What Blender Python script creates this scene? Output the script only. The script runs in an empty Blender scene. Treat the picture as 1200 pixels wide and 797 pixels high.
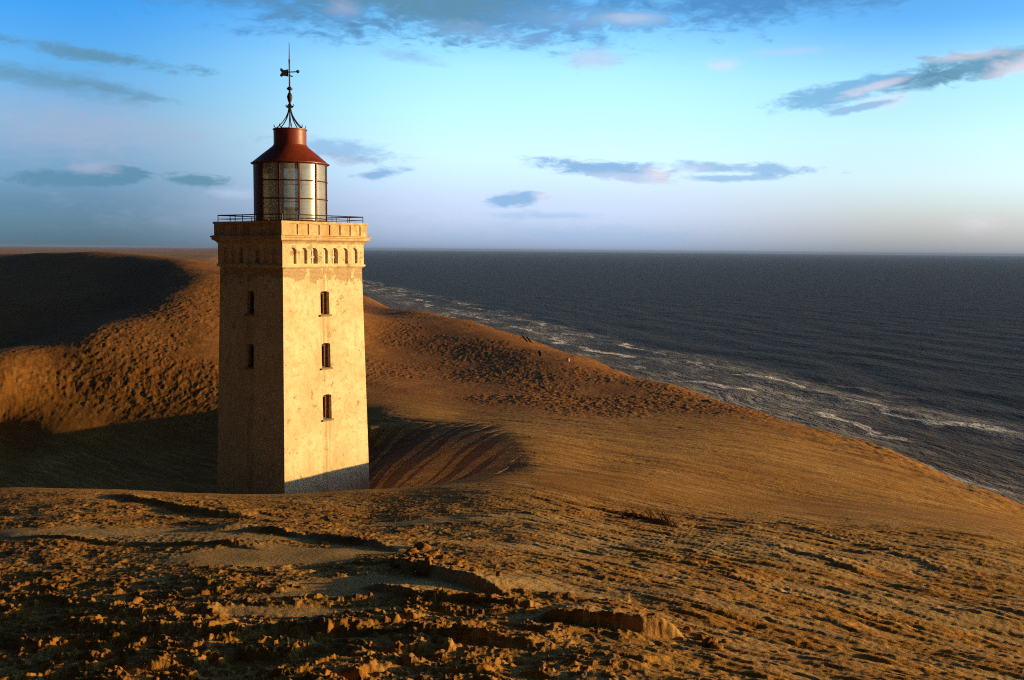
import bpy, bmesh, math, random
import numpy as np
from mathutils import Matrix, Vector

R = math.radians
EYE = 55.0                      # camera height above the sea (z = 0)
sc = bpy.context.scene
col = sc.collection

# ------------------------------------------------------------------ camera
cam_d = bpy.data.cameras.new('camera')
cam = bpy.data.objects.new('camera', cam_d)
col.objects.link(cam)
cam_d.sensor_width = 36.0
cam_d.lens = 35.0
cam_d.clip_start = 0.3
cam_d.clip_end = 200000.0
PITCH, ROLL = 5.17, 0.52
cam.matrix_world = (Matrix.Translation((0, 0, EYE)) @ Matrix.Rotation(R(90 - PITCH), 4, 'X')
                    @ Matrix.Rotation(R(ROLL), 4, 'Z'))
sc.camera = cam

# ------------------------------------------------------------------ light
SUN_EL, SUN_AZ = 6.6, 92.0      # azimuth clockwise from "behind the camera" seen from above: sun low over the sea, to the right
sun_vec = Vector((math.sin(R(SUN_AZ)) * math.cos(R(SUN_EL)), -math.cos(R(SUN_AZ)) * math.cos(R(SUN_EL)), math.sin(R(SUN_EL))))
sd = bpy.data.lights.new('sun', 'SUN')
sd.energy = 5.0
sd.angle = R(0.55)
sd.color = (1.0, 0.63, 0.21)
so = bpy.data.objects.new('sun', sd)
col.objects.link(so)
so.rotation_euler = (-sun_vec).to_track_quat('-Z', 'Y').to_euler()
so.location = (300, 0, 200)

vs = sc.view_settings
vs.view_transform = 'Standard'
vs.look = 'None'
vs.exposure = 0.35
vs.gamma = 1.0
vs.use_curve_mapping = False
sc.cycles.use_denoising = False
sc.cycles.filter_width = 1.1
sc.cycles.max_bounces = 6
sc.cycles.volume_bounces = 0


class NT:
    """small helper to write node trees"""
    def __init__(s, tree):
        s.t = tree

    def n(s, typ, **kw):
        nd = s.t.nodes.new(typ)
        for k, v in kw.items():
            setattr(nd, k, v)
        return nd

    def put(s, sock, v):
        if isinstance(v, bpy.types.NodeSocket):
            s.t.links.new(v, sock)
        elif v is not None:
            if sock.type == 'RGBA' and not hasattr(v, '__len__'):
                v = (v, v, v, 1)
            elif sock.type == 'RGBA' and len(v) == 3:
                v = (*v, 1)
            sock.default_value = v

    def math(s, op, a, b=None, c=None, clamp=False):
        nd = s.n('ShaderNodeMath', operation=op, use_clamp=clamp)
        s.put(nd.inputs[0], a)
        if b is not None: s.put(nd.inputs[1], b)
        if c is not None: s.put(nd.inputs[2], c)
        return nd.outputs[0]

    def mixc(s, f, a, b, blend='MIX'):
        nd = s.n('ShaderNodeMix', data_type='RGBA', blend_type=blend, clamp_factor=True)
        s.put(nd.inputs[0], f); s.put(nd.inputs[6], a); s.put(nd.inputs[7], b)
        return nd.outputs[2]

    def noise(s, vec, scale, detail=4, rough=0.55, dist=0.0, out=0, dim='3D'):
        nd = s.n('ShaderNodeTexNoise', noise_dimensions=dim)
        s.put(nd.inputs['Vector'], vec)
        nd.inputs['Scale'].default_value = scale
        nd.inputs['Detail'].default_value = detail
        nd.inputs['Roughness'].default_value = rough
        nd.inputs['Distortion'].default_value = dist
        return nd.outputs[out]

    def ramp(s, f, stops, interp='LINEAR'):
        nd = s.n('ShaderNodeValToRGB')
        cr = nd.color_ramp
        cr.interpolation = interp
        while len(cr.elements) < len(stops): cr.elements.new(0.5)
        for e, (p, c) in zip(cr.elements, stops):
            e.position = p
            e.color = (*c, 1) if hasattr(c, '__len__') else (c, c, c, 1)
        s.put(nd.inputs[0], f)
        return nd.outputs[0]

    def smooth(s, x, a, b, lo=0.0, hi=1.0):
        nd = s.n('ShaderNodeMapRange', interpolation_type='SMOOTHSTEP')
        s.put(nd.inputs[0], x); s.put(nd.inputs[1], a); s.put(nd.inputs[2], b); s.put(nd.inputs[3], lo); s.put(nd.inputs[4], hi)
        return nd.outputs[0]

    def comb(s, x, y, z):
        nd = s.n('ShaderNodeCombineXYZ')
        s.put(nd.inputs[0], x); s.put(nd.inputs[1], y); s.put(nd.inputs[2], z)
        return nd.outputs[0]

    def sep(s, v):
        nd = s.n('ShaderNodeSeparateXYZ')
        s.put(nd.inputs[0], v)
        return nd.outputs

    def scale(s, v, k):
        nd = s.n('ShaderNodeMapping')
        s.put(nd.inputs[0], v)
        nd.inputs['Scale'].default_value = k
        return nd.outputs[0]


# ------------------------------------------------------------------ sky
world = bpy.data.worlds.new('World')
sc.world = world
world.use_nodes = True
wt = world.node_tree
wt.nodes.clear()
N = NT(wt)
w_out = N.n('ShaderNodeOutputWorld')
w_bg = N.n('ShaderNodeBackground')
SKY_STRENGTH = 0.094
w_bg.inputs[1].default_value = SKY_STRENGTH
wt.links.new(w_bg.outputs[0], w_out.inputs[0])
sky = N.n('ShaderNodeTexSky')
sky.sky_type = 'NISHITA'
sky.sun_disc = False
sky.sun_elevation = R(SUN_EL)
sky.sun_rotation = R(180 - SUN_AZ)
sky.altitude = 60
sky.air_density = 1.0
sky.dust_density = 0.6
sky.ozone_density = 1.5
gen = N.n('ShaderNodeTexCoord').outputs['Generated']
dx, dy, dz = N.sep(gen)
az = N.math('MULTIPLY', N.math('ARCTAN2', dx, dy), 180 / math.pi)        # degrees, 0 = north, + = east/right
el = N.math('MULTIPLY', N.math('ARCSINE', dz), 180 / math.pi)
# air tint: columns of multipliers by elevation at three headings
el01 = N.math('DIVIDE', el, 90.0, clamp=True)
E_ = lambda d: d / 90.0
OVER = [(E_(22), (.35, .50, .75)), (E_(40), (.19, .155, .15)), (1.0, (.17, .135, .13))]     # unseen sky overhead, dimmed as by cloud to lower the fill light
SKY_L = [(E_(0.3), (.30, .72, 2.5)), (E_(2.1), (.31, .68, 2.05)), (E_(4.3), (.55, .92, 1.95)), (E_(6.5), (.95, 1.22, 2.0)), (E_(9.4), (.60, 1.38, 2.5)), (E_(12.5), (.30, 1.3, 2.75))] + OVER
SKY_C = [(E_(0.4), (1.15, 1.95, 7.2)), (E_(3.0), (1.8, 2.12, 4.7)), (E_(5.4), (2.4, 2.8, 4.0)), (E_(7.8), (2.45, 3.15, 3.7)), (E_(10.1), (2.3, 3.15, 3.7)), (E_(12.8), (1.2, 2.4, 3.55))] + OVER
SKY_R = [(E_(0.2), (.85, 1.3, 3.9)), (E_(1.7), (1.25, 1.51, 3.25)), (E_(3.9), (1.75, 2.05, 3.25)), (E_(6.1), (1.9, 2.3, 3.1)), (E_(9.1), (1.7, 2.36, 2.95)), (E_(12.0), (.7, 1.6, 2.8))] + OVER
SKY_B = [(0, (.06, .06, .07)), (E_(10), (.06, .06, .07)), (E_(45), (.12, .105, .11)), (1.0, (.17, .135, .13))]
SKY_L, SKY_C, SKY_R, SKY_B = ([(p, tuple(c * g_ / 8 for c in k)) for p, k in S_] for S_, g_ in ((SKY_L, 1.12), (SKY_C, 1.12), (SKY_R, 1.10), (SKY_B, 1.0)))
cl_, cc_, cr_, cb_ = (N.ramp(el01, s) for s in (SKY_L, SKY_C, SKY_R, SKY_B))
tint = N.mixc(N.smooth(az, -24, -2), cl_, cc_)
tint = N.mixc(N.smooth(az, 3, 23), tint, cr_)
# the unseen sky (left and behind) is dimmed to cut the fill light
tint = N.mixc(N.smooth(az, -35, -70), tint, cb_)
tint = N.mixc(N.smooth(az, 120, 150), tint, cb_)
air = N.mixc(1.0, N.mixc(1.0, sky.outputs[0], tint, 'MULTIPLY'), (8.0, 8.0, 8.0), 'MULTIPLY')

# clouds, placed by heading and elevation
pos = N.comb(N.math('MULTIPLY', az, 0.35), el, 0.0)
n_big = N.noise(pos, 0.55, 6, 0.62, 0.3)
n_fine = N.noise(N.comb(N.math('MULTIPLY', az, 0.45), N.math('MULTIPLY', el, 1.3), 4.0), 1.5, 8, 0.68, 0.5)
wob = N.math('ADD', N.math('MULTIPLY', N.math('SUBTRACT', n_big, 0.5), 2.2), N.math('MULTIPLY', N.math('SUBTRACT', n_fine, 0.5), 2.6))


def azel(u, v):
    x = (u - 600) / 1166.7; y = -(v - 398.5) / 1166.7
    r = R(ROLL); x, y = x * math.cos(r) + y * math.sin(r), -x * math.sin(r) + y * math.cos(r)
    p = R(-PITCH)
    Y = math.cos(p) - y * math.sin(p); Z = y * math.cos(p) + math.sin(p)
    return math.degrees(math.atan2(x, Y)), math.degrees(math.atan2(Z, math.hypot(x, Y)))


DARK = (.75, 2.5, 5.2); SLATE = (1.0, 2.4, 3.6); GREY = (2.3, 4.1, 6.6); PINK = (6.9, 6.4, 7.2); MAUVE = (3.4, 3.9, 5.6); PALE = (4.6, 5.6, 7.4)
# heading/elevation given through the photo's measured bearings: (u, v, half width deg, half height deg, tilt, colour, opacity, softness)
CLOUDS = [
    (380, -5, 11.0, 1.9, -3, DARK, 1.0, .6), (580, 4, 8.0, 2.0, -6, DARK, .9, .7), (470, 2, 7.0, 1.6, -2, SLATE, .9, .6), (850, -10, 9.0, 1.5, 3, DARK, 1.0, .6), (690, 22, 5.0, .7, -2, GREY, .6, .9),
    (398, 14, 1.2, .45, 0, MAUVE, .6, .7), (740, 18, 2.0, .4, 0, PALE, .6, .8),
    (115, 75, 4.2, .34, -5, SLATE, .85, .5), (50, 103, 5.2, .6, -8, SLATE, .7, .7), (150, 118, 2.6, .25, -8, SLATE, .5, .6),
    (60, 165, 7.0, 2.2, 0, MAUVE, .5, 1.2), (170, 170, 6.0, 1.6, 0, MAUVE, .4, 1.2),
    (75, 218, 2.0, .42, 0, SLATE, .95, .35), (140, 214, 1.3, .36, 0, SLATE, .95, .35), (225, 218, 1.5, .32, -4, SLATE, .9, .4), (110, 220, 2.0, .22, 0, SLATE, .8, .4), (100, 207, 1.2, .3, 0, MAUVE, .6, .6), (270, 232, 1.2, .3, 0, PALE, .5, .7),
    (385, 180, 3.0, .55, -4, GREY, .75, .6), (440, 206, 1.3, .25, 8, DARK, .6, .5), (395, 190, 1.6, .3, -4, MAUVE, .5, .7), (330, 255, 10, 1.2, 0, MAUVE, .35, 1.2),
    (690, 68, 1.5, .6, 0, PALE, .75, .8), (844, 70, 1.0, .35, 2, PINK, .5, .8),
    (700, 196, 3.4, .40, -4, GREY, .95, .45), (735, 205, 2.4, .25, -5, PALE, .8, .6), (768, 201, 1.0, .42, -10, PINK, .8, .8), (855, 192, 3.6, .28, -2, GREY, .8, .5), (850, 204, 2.6, .18, 0, GREY, .7, .5), (810, 194, 1.2, .25, 0, PALE, .7, .6),
    (602, 234, 1.6, .34, 6, GREY, .9, .45), (632, 230, .55, .3, 0, PINK, .6, .8), (640, 252, 3.5, .22, 0, GREY, .4, .7), (700, 275, 9.0, .7, 0, GREY, .4, 1.0),
    (1000, 96, 3.9, .50, 11, DARK, .62, .45), (1130, 70, 3.0, .62, 6, SLATE, .85, .45), (1080, 85, 2.0, .4, 9, SLATE, .7, .5), (1025, 93, 1.6, .22, 14, PINK, .6, .6), (1190, 68, 1.7, .55, 8, PINK, .8, .8), (1130, 56, 1.8, .25, 4, PINK, .5, .7), (1035, 110, 1.6, .36, 6, PINK, .6, .8),
    (1005, 118, 1.7, .18, 10, GREY, .8, .5), (1140, 250, 1.2, .5, 0, PINK, .5, .9), (920, 55, 2.0, .22, 2, PALE, .5, .7), (470, 68, 2.0, .3, -8, GREY, .5, .7),
    (560, 40, 4.5, .5, -6, GREY, .5, .8),
]
c_out = air
for (u, v, hw, hh, tilt, c, op, soft) in CLOUDS:
    a0, e0 = azel(u, v)
    a = N.math('SUBTRACT', az, a0); e = N.math('SUBTRACT', el, e0)
    ct, st = math.cos(R(tilt)), math.sin(R(tilt))
    p = N.math('DIVIDE', N.math('ADD', N.math('MULTIPLY', a, ct), N.math('MULTIPLY', e, st)), hw)
    q = N.math('DIVIDE', N.math('SUBTRACT', N.math('MULTIPLY', e, ct), N.math('MULTIPLY', a, st)), hh)
    d = N.math('SQRT', N.math('ADD', N.math('MULTIPLY', p, p), N.math('MULTIPLY', q, q)))
    f = N.math('ADD', N.math('SUBTRACT', 1.45, d), wob)
    m = N.smooth(f, 0.0, 2.0 * soft, 0.0, op)
    c_out = N.mixc(m, c_out, c)
wt.links.new(c_out, w_bg.inputs[0])


# ------------------------------------------------------------------ helpers
def link(o, parent=None):
    col.objects.link(o)
    if parent is not None:
        o.parent = parent
    return o


def tag(o, label=None, cat=None, group=None, kind=None):
    if label: o['label'] = label
    if cat: o['category'] = cat
    if group: o['group'] = group
    if kind: o['kind'] = kind
    return o


def empty(name, loc, rz=0.0):
    o = bpy.data.objects.new(name, None)
    o.empty_display_size = 0.5
    o.location = loc
    o.rotation_euler = (0, 0, rz)
    return link(o)


class MB:
    """collects shapes and links them as one mesh object"""
    def __init__(s):
        s.v, s.f = [], []

    def add(s, vs_, fs):
        b = len(s.v)
        s.v += [tuple(p) for p in vs_]
        s.f += [tuple(i + b for i in f) for f in fs]

    def quad(s, a, b, c, d):
        s.add([a, b, c, d], [(0, 1, 2, 3)])

    def box(s, x0, x1, y0, y1, z0, z1):
        s.add([(x0, y0, z0), (x1, y0, z0), (x1, y1, z0), (x0, y1, z0), (x0, y0, z1), (x1, y0, z1), (x1, y1, z1), (x0, y1, z1)],
              [(3, 2, 1, 0), (4, 5, 6, 7), (0, 1, 5, 4), (1, 2, 6, 5), (2, 3, 7, 6), (3, 0, 4, 7)])

    def obox(s, c, ax, ay, az_, hx, hy, hz):
        c = Vector(c)
        P = [c + ax * (i * hx) + ay * (j * hy) + az_ * (k * hz) for k in (-1, 1) for (i, j) in ((-1, -1), (1, -1), (1, 1), (-1, 1))]
        s.add(P, [(3, 2, 1, 0), (4, 5, 6, 7), (0, 1, 5, 4), (1, 2, 6, 5), (2, 3, 7, 6), (3, 0, 4, 7)])

    def lathe(s, prof, n=32, c=(0, 0), a0=0.0, a1=2 * math.pi, cap=True):
        full = abs(a1 - a0 - 2 * math.pi) < 1e-6
        m = n if full else n + 1
        V = []
        for (r, z) in prof:
            for i in range(m):
                a = a0 + (a1 - a0) * i / n
                V.append((c[0] + r * math.cos(a), c[1] + r * math.sin(a), z))
        F = []
        for k in range(len(prof) - 1):
            for i in range(n):
                j = (i + 1) % m
                F.append((k * m + i, k * m + j, (k + 1) * m + j, (k + 1) * m + i))
        if cap and full:
            F.append(tuple(reversed(range(m))))
            F.append(tuple((len(prof) - 1) * m + i for i in range(m)))
        s.add(V, F)

    def tube(s, pts, rad, n=8):
        pts = [Vector(p) for p in pts]
        rads = rad if hasattr(rad, '__len__') else [rad] * len(pts)
        V, F = [], []
        up = Vector((0.13, 0.21, 1)).normalized()
        for i, p in enumerate(pts):
            d = (pts[min(i + 1, len(pts) - 1)] - pts[max(i - 1, 0)]).normalized()
            a = d.cross(up)
            if a.length < 0.05: a = d.cross(Vector((1, 0, 0)))
            a.normalize(); b = d.cross(a).normalized()
            for k in range(n):
                t = 2 * math.pi * k / n
                V.append(p + a * (rads[i] * math.cos(t)) + b * (rads[i] * math.sin(t)))
        for i in range(len(pts) - 1):
            for k in range(n):
                j = (k + 1) % n
                F.append((i * n + k, i * n + j, (i + 1) * n + j, (i + 1) * n + k))
        F.append(tuple(reversed(range(n)))); F.append(tuple((len(pts) - 1) * n + k for k in range(n)))
        s.add(V, F)

    def mesh(s, name, mat, smooth=False, fix=True):
        me = bpy.data.meshes.new(name)
        me.from_pydata(s.v, [], s.f)
        if fix:
            bm = bmesh.new(); bm.from_mesh(me)
            bmesh.ops.remove_doubles(bm, verts=bm.verts, dist=1e-5)
            bmesh.ops.recalc_face_normals(bm, faces=bm.faces)
            bm.to_mesh(me); bm.free()
        if mat: me.materials.append(mat)
        if smooth:
            me.polygons.foreach_set('use_smooth', [True] * len(me.polygons))
            try: me.set_sharp_from_angle(angle=R(35))
            except Exception: pass
        me.update()
        return me

    def build(s, name, mat, parent=None, smooth=False, fix=True):
        return link(bpy.data.objects.new(name, s.mesh(name, mat, smooth, fix)), parent)


def new_mat(name):
    m = bpy.data.materials.new(name)
    m.use_nodes = True
    t = m.node_tree
    b = t.nodes['Principled BSDF']
    return m, NT(t), b


def bump(n, bsdf, h, strength=0.4, dist=0.05, prev=None):
    nd = n.n('ShaderNodeBump')
    nd.inputs['Strength'].default_value = strength
    nd.inputs['Distance'].default_value = dist
    n.put(nd.inputs['Height'], h)
    if prev is not None: n.put(nd.inputs['Normal'], prev)
    n.put(bsdf.inputs['Normal'], nd.outputs[0])
    return nd.outputs[0]


# ------------------------------------------------------------------ gradient noise (numpy)
_rng = np.random.RandomState(7)
_perm = _rng.permutation(512).astype(np.int32)
_ga = _rng.rand(512).astype(np.float32) * 2 * np.pi
_gx, _gy = np.cos(_ga), np.sin(_ga)


def perlin(x, y):
    xi = np.floor(x); yi = np.floor(y)
    fx = (x - xi).astype(np.float32); fy = (y - yi).astype(np.float32)
    xi = xi.astype(np.int64) & 511; yi = yi.astype(np.int64) & 511
    ux = fx * fx * fx * (fx * (fx * 6 - 15) + 10); uy = fy * fy * fy * (fy * (fy * 6 - 15) + 10)
    p0 = _perm[xi]; p1 = _perm[(xi + 1) & 511]
    def g(p, j, ax, ay):
        h = _perm[(p + j) & 511]
        return _gx[h] * ax + _gy[h] * ay
    y1 = yi + 1
    a = g(p0, yi, fx, fy); b = g(p1, yi, fx - 1, fy)
    c = g(p0, y1, fx, fy - 1); d = g(p1, y1, fx - 1, fy - 1)
    l = a + ux * (b - a); m = c + ux * (d - c)
    return (l + uy * (m - l)) * 1.5


def fbm(x, y, octs=4, gain=0.5, lac=2.03, ridged=False):
    s = 0; a = 1.0; t = 0
    for i in range(octs):
        v = perlin(x + 17.3 * i, y - 9.1 * i)
        if ridged: v = 1 - 2 * np.abs(v)
        s = s + a * v; t += a
        a *= gain; x = x * lac; y = y * lac
    return s / t


def sstep(a, b, x):
    t = np.clip((x - a) / (b - a), 0, 1)
    return t * t * (3 - 2 * t)


# ------------------------------------------------------------------ terrain survey points (bearing of the photo + distance)
def at(u, v, Y):
    """survey point: bearing (u, v) in the photograph's pixels, Y metres ahead; height relative to the eye"""
    x = (u - 600) / 1166.7; y = -(v - 398.5) / 1166.7
    r = R(ROLL); x, y = x * math.cos(r) + y * math.sin(r), -x * math.sin(r) + y * math.cos(r)
    p = R(-PITCH)
    dY = math.cos(p) - y * math.sin(p); dZ = y * math.cos(p) + math.sin(p)
    return (x / dY * Y, Y, dZ / dY * Y)


S = []
for u, v, Y in [
    # near slope below the camera
    (0, 797, 16.5), (300, 797, 15), (600, 797, 14), (900, 797, 14.8), (1200, 797, 17),
    (0, 740, 20), (300, 740, 18.4), (600, 740, 17.5), (820, 740, 18.4), (1200, 740, 22),
    (0, 680, 25.5), (300, 680, 23.5), (600, 680, 23), (900, 680, 25), (1200, 680, 28.5),
    (0, 630, 33), (300, 630, 31), (600, 630, 30), (900, 630, 33), (1200, 630, 38),
    (0, 600, 41), (200, 600, 40), (450, 600, 39.5), (765, 600, 40), (1000, 600, 44), (1200, 602, 52),
    # its crest
    (0, 583, 47), (150, 582, 48), (300, 585, 47), (435, 578, 46), (520, 572, 45), (600, 567, 45), (750, 562, 49),
    # right flank of the hollow
    (548, 561, 54), (500, 575, 54.5), (545, 548, 61), (500, 565, 61), (462, 577, 62), (504, 534, 73), (456, 551, 73), (441, 521, 88), (435, 503, 91), (440, 495, 96), (437, 480, 106), (400, 486, 105), (412, 500, 96), (405, 465, 119), (602, 545, 54), (606, 527, 61), (548, 516, 73), (480, 507, 88), (435, 503, 94),
    (620, 560, 48),
    # beyond the rim
    (700, 540, 58), (700, 512, 74), (800, 540, 60), (640, 500, 84), (540, 488, 100), (700, 489, 98), (800, 488, 100), (878, 492, 98), (967, 519, 84), (1072, 547, 74),
    (1000, 555, 62), (900, 575, 51), (900, 525, 72), (1100, 580, 57), (1185, 588, 62),
    # lit hillside, left
    (0, 512, 113), (128, 505, 113), (255, 497, 113), (0, 470, 117.5), (128, 460, 123), (255, 450, 127), (-80, 470, 117), (0, 440, 124), (60, 430, 131), (110, 402, 143), (200, 400, 149), (255, 400, 153),
    (190, 362, 182), (255, 350, 197), (240, 332, 215), (200, 316, 255), (255, 322, 245), (160, 309, 300),
    # hillside right of the tower, up to the cliff edge
    (345, 335, 240), (345, 400, 178), (345, 450, 133), (435, 450, 134), (435, 400, 208), (435, 372, 300), (500, 450, 142), (550, 420, 186), (610, 440, 156), (700, 455, 140),
    (800, 472, 118), (620, 470, 117),
]:
    S.append(at(u, v, Y))
# the dark lee face of the far dune: one long slope dipping away from the sun
def lee(u, v):
    d = at(u, v, 1.0)
    Y = (-2.8 + .122 * 133 - .12 * 330) / (d[2] - .122 * d[0] - .12)
    return at(u, v, Y)


S += [lee(u, v) for u, v in [(0, 309), (0, 320), (0, 345), (0, 380), (0, 422), (50, 306), (50, 330), (60, 360), (60, 395), (115, 303.5), (110, 325), (120, 350), (120, 373), (150, 338), (-120, 320), (-120, 380), (-200, 440)]]
EDGE = [at(u, v, Y) for u, v, Y in [(1420, 680, 50), (1300, 625, 60), (1200, 577, 72), (1150, 560, 78), (1100, 541, 84), (1060, 525, 90), (1000, 508, 101), (900, 480, 126), (800, 450, 158), (700, 422, 196), (620, 397, 240), (560, 380, 280), (500, 367, 335), (427, 350, 440)]]
S += EDGE
# the cliff falls away beyond its edge to the beach
for i, e in enumerate(EDGE):
    a = EDGE[max(i - 1, 0)]; b = EDGE[min(i + 1, len(EDGE) - 1)]
    t = Vector((b[0] - a[0], b[1] - a[1], 0)).normalized(); nrm = Vector((t.y, -t.x, 0))
    for dist, z in ((14, e[2] - 8), (38, -41), (80, -53.2), (150, -57), (320, -66)):
        p = Vector((e[0], e[1], 0)) + nrm * dist
        S.append((p.x, p.y, z))
# the hollow round the tower, out of sight behind the near crest
S += [(-26, 57, -15.6), (-16, 54, -14.2), (-9, 53, -13.4), (-26, 68, -19.8), (-14, 64, -19.2), (-9, 62, -16.8), (-22, 78, -21.5), (-13, 80, -18.8), (-42, 62, -19.0), (-45, 78, -21.8), (-30, 95, -21.8), (-48, 98, -22.0), (-56, 100, -22.0), (-17, 100, -17.9), (-66, 95, -21.5), (-48, 48, -15.5)]
# around and behind the camera
S += [(0, 0, -1.75), (0, 5, -3.3), (0, 9.5, -4.9), (-5, 5, -3.9), (5, 6, -4.0), (-8, 0, -2.8), (8, 0, -3.2), (20, 0, -6.5), (45, 5, -14), (0, -10, -2.2), (0, -40, -6), (-25, -10, -6), (-40, 15, -9.5), (25, 12, -8), (25, -30, -10), (55, 30, -22), (-30, 28, -10.5), (-70, 40, -14), (-90, 80, -20),
      (-120, 0, -14), (-80, -90, -16), (70, -80, -30), (110, 0, -48), (-180, 120, -28), (-60, 300, -14), (-120, 370, -9), (-70, 380, -20), (-190, 460, -16), (-110, 480, -24), (-300, 420, -24), (0, -200, -24), (-250, 0, -20)]
S = np.array(S, dtype=np.float64)


def warp(x, y):
    r = np.hypot(x, y) + 1e-9
    k = np.log1p(r / 12.0) / r
    return x * k, y * k, r


_sx, _sy, _sr = warp(S[:, 0], S[:, 1])
_A = np.c_[np.ones(len(S)), _sx, _sy]


def _phi(d2):
    return 0.5 * d2 * np.log(d2 + 1e-12)


_K = _phi((_sx[:, None] - _sx) ** 2 + (_sy[:, None] - _sy) ** 2) + np.eye(len(S)) * 2e-4
_M = np.block([[_K, _A], [_A.T, np.zeros((3, 3))]])
_W = np.linalg.solve(_M, np.r_[S[:, 2] / (_sr + 12.0), np.zeros(3)])


def coast_s(x, y):
    """distance seaward of the far water line (a straight shore running away to the left)"""
    return (x - (196.0 - 0.286 * y)) / 1.04


def base_height(x, y):
    sh = x.shape
    x = x.ravel().astype(np.float64); y = y.ravel().astype(np.float64)
    out = np.empty(len(x))
    for i in range(0, len(x), 60000):
        X, Y = x[i:i + 60000], y[i:i + 60000]
        wx, wy, r = warp(X, Y)
        q = _phi((wx[:, None] - _sx) ** 2 + (wy[:, None] - _sy) ** 2) @ _W[:-3] + _W[-3] + _W[-2] * wx + _W[-1] * wy
        out[i:i + 60000] = q * (r + 12.0)
    r = np.hypot(x, y)
    s = coast_s(x, y)
    far = -57 - 0.02 * np.clip(s, 0, 800) + (33 + 6 * fbm(x / 300, y / 300, 3)) * sstep(-40, -230, s)
    k = sstep(480, 760, r)
    out = out * (1 - k) + far * k
    # under the sea
    out = np.where(s > 60, np.minimum(out, -58 - 0.02 * np.clip(s - 60, 0, 600)), out)
    return np.maximum(out, -80).reshape(sh)


def hit(u, v):
    """point where a bearing of the photograph meets the bare ground"""
    Y = np.exp(np.linspace(math.log(9), math.log(600), 1500))
    d = at(u, v, 1.0)
    h = base_height(d[0] * Y, Y) - d[2] * Y
    i = np.argmax(h > 0)
    return d[0] * Y[i], Y[i]


def seg_dist(x, y, pts):
    """signed distance (positive = far side of a left-to-right path) and position 0..1 along the path"""
    best = np.full(x.shape, 1e9); sd_ = np.zeros(x.shape); tt = np.zeros(x.shape)
    L = [0]
    for a, b in zip(pts[:-1], pts[1:]): L.append(L[-1] + math.hypot(b[0] - a[0], b[1] - a[1]))
    for i, (a, b) in enumerate(zip(pts[:-1], pts[1:])):
        ex, ey = b[0] - a[0], b[1] - a[1]; l2 = ex * ex + ey * ey
        t = np.clip(((x - a[0]) * ex + (y - a[1]) * ey) / l2, 0, 1)
        px = x - a[0] - t * ex; py = y - a[1] - t * ey
        d = np.hypot(px, py)
        m = d < best
        best = np.where(m, d, best)
        sd_ = np.where(m, np.sign(ex * (y - a[1]) - ey * (x - a[0])) * d, sd_)
        tt = np.where(m, (L[i] + t * (L[i + 1] - L[i])) / L[-1], tt)
    return sd_, tt


# ledges and wind-cut scarps: (path in photo bearings, height, back decay, sharpness)
LEDGES = [
    ([(625, 724), (690, 734), (760, 742), (818, 744)], .30, 1.3, .10),
    ([(452, 662), (500, 672), (560, 692), (612, 702)], .30, 1.2, .14),
    ([(120, 588), (200, 601), (260, 611), (330, 614)], .22, 2.0, .25),
    ([(200, 632), (300, 628), (420, 640), (500, 652)], .15, 1.4, .25),
    ([(420, 690), (500, 705), (600, 714), (660, 716)], .14, .8, .08),
    ([(690, 592), (745, 602), (805, 616)], .14, .9, .12),
    ([(760, 645), (900, 680), (1010, 712), (1140, 744)], .05, 1.0, .20),
    ([(880, 632), (950, 645), (1030, 668)], .10, 1.0, .18),
    ([(900, 604), (1000, 628), (1150, 672)], .05, 1.2, .2),
    ([(0, 748), (200, 752), (400, 742), (600, 754), (720, 772)], .14, 1.0, .20),
    ([(0, 642), (120, 646), (260, 645), (330, 650)], .10, 1.2, .12),
]
LED_W = [([hit(*p) for p in path], h, dec, sh) for path, h, dec, sh in LEDGES]
# smooth drifts of blown sand: centre bearing, half sizes in metres
DRIFTS = [((140, 634), 5.5, 1.5), ((520, 685), 4.2, 1.0), ((720, 728), 2.4, .35), ((320, 655), 3.0, 1.6), ((440, 698), 2.6, .6), ((250, 640), 3.5, .9), ((420, 650), 3.0, .8), ((600, 690), 3.2, .8), ((380, 720), 2.0, .45), ((900, 640), 7, 2.2), ((560, 610), 4, 1.2), ((640, 640), 3, 1.0), ((1050, 700), 4, 1.4)]
DRIFT_W = [(*hit(*c), a, b) for c, a, b in DRIFTS]

TOWER = (-13.85, 62.5)


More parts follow.
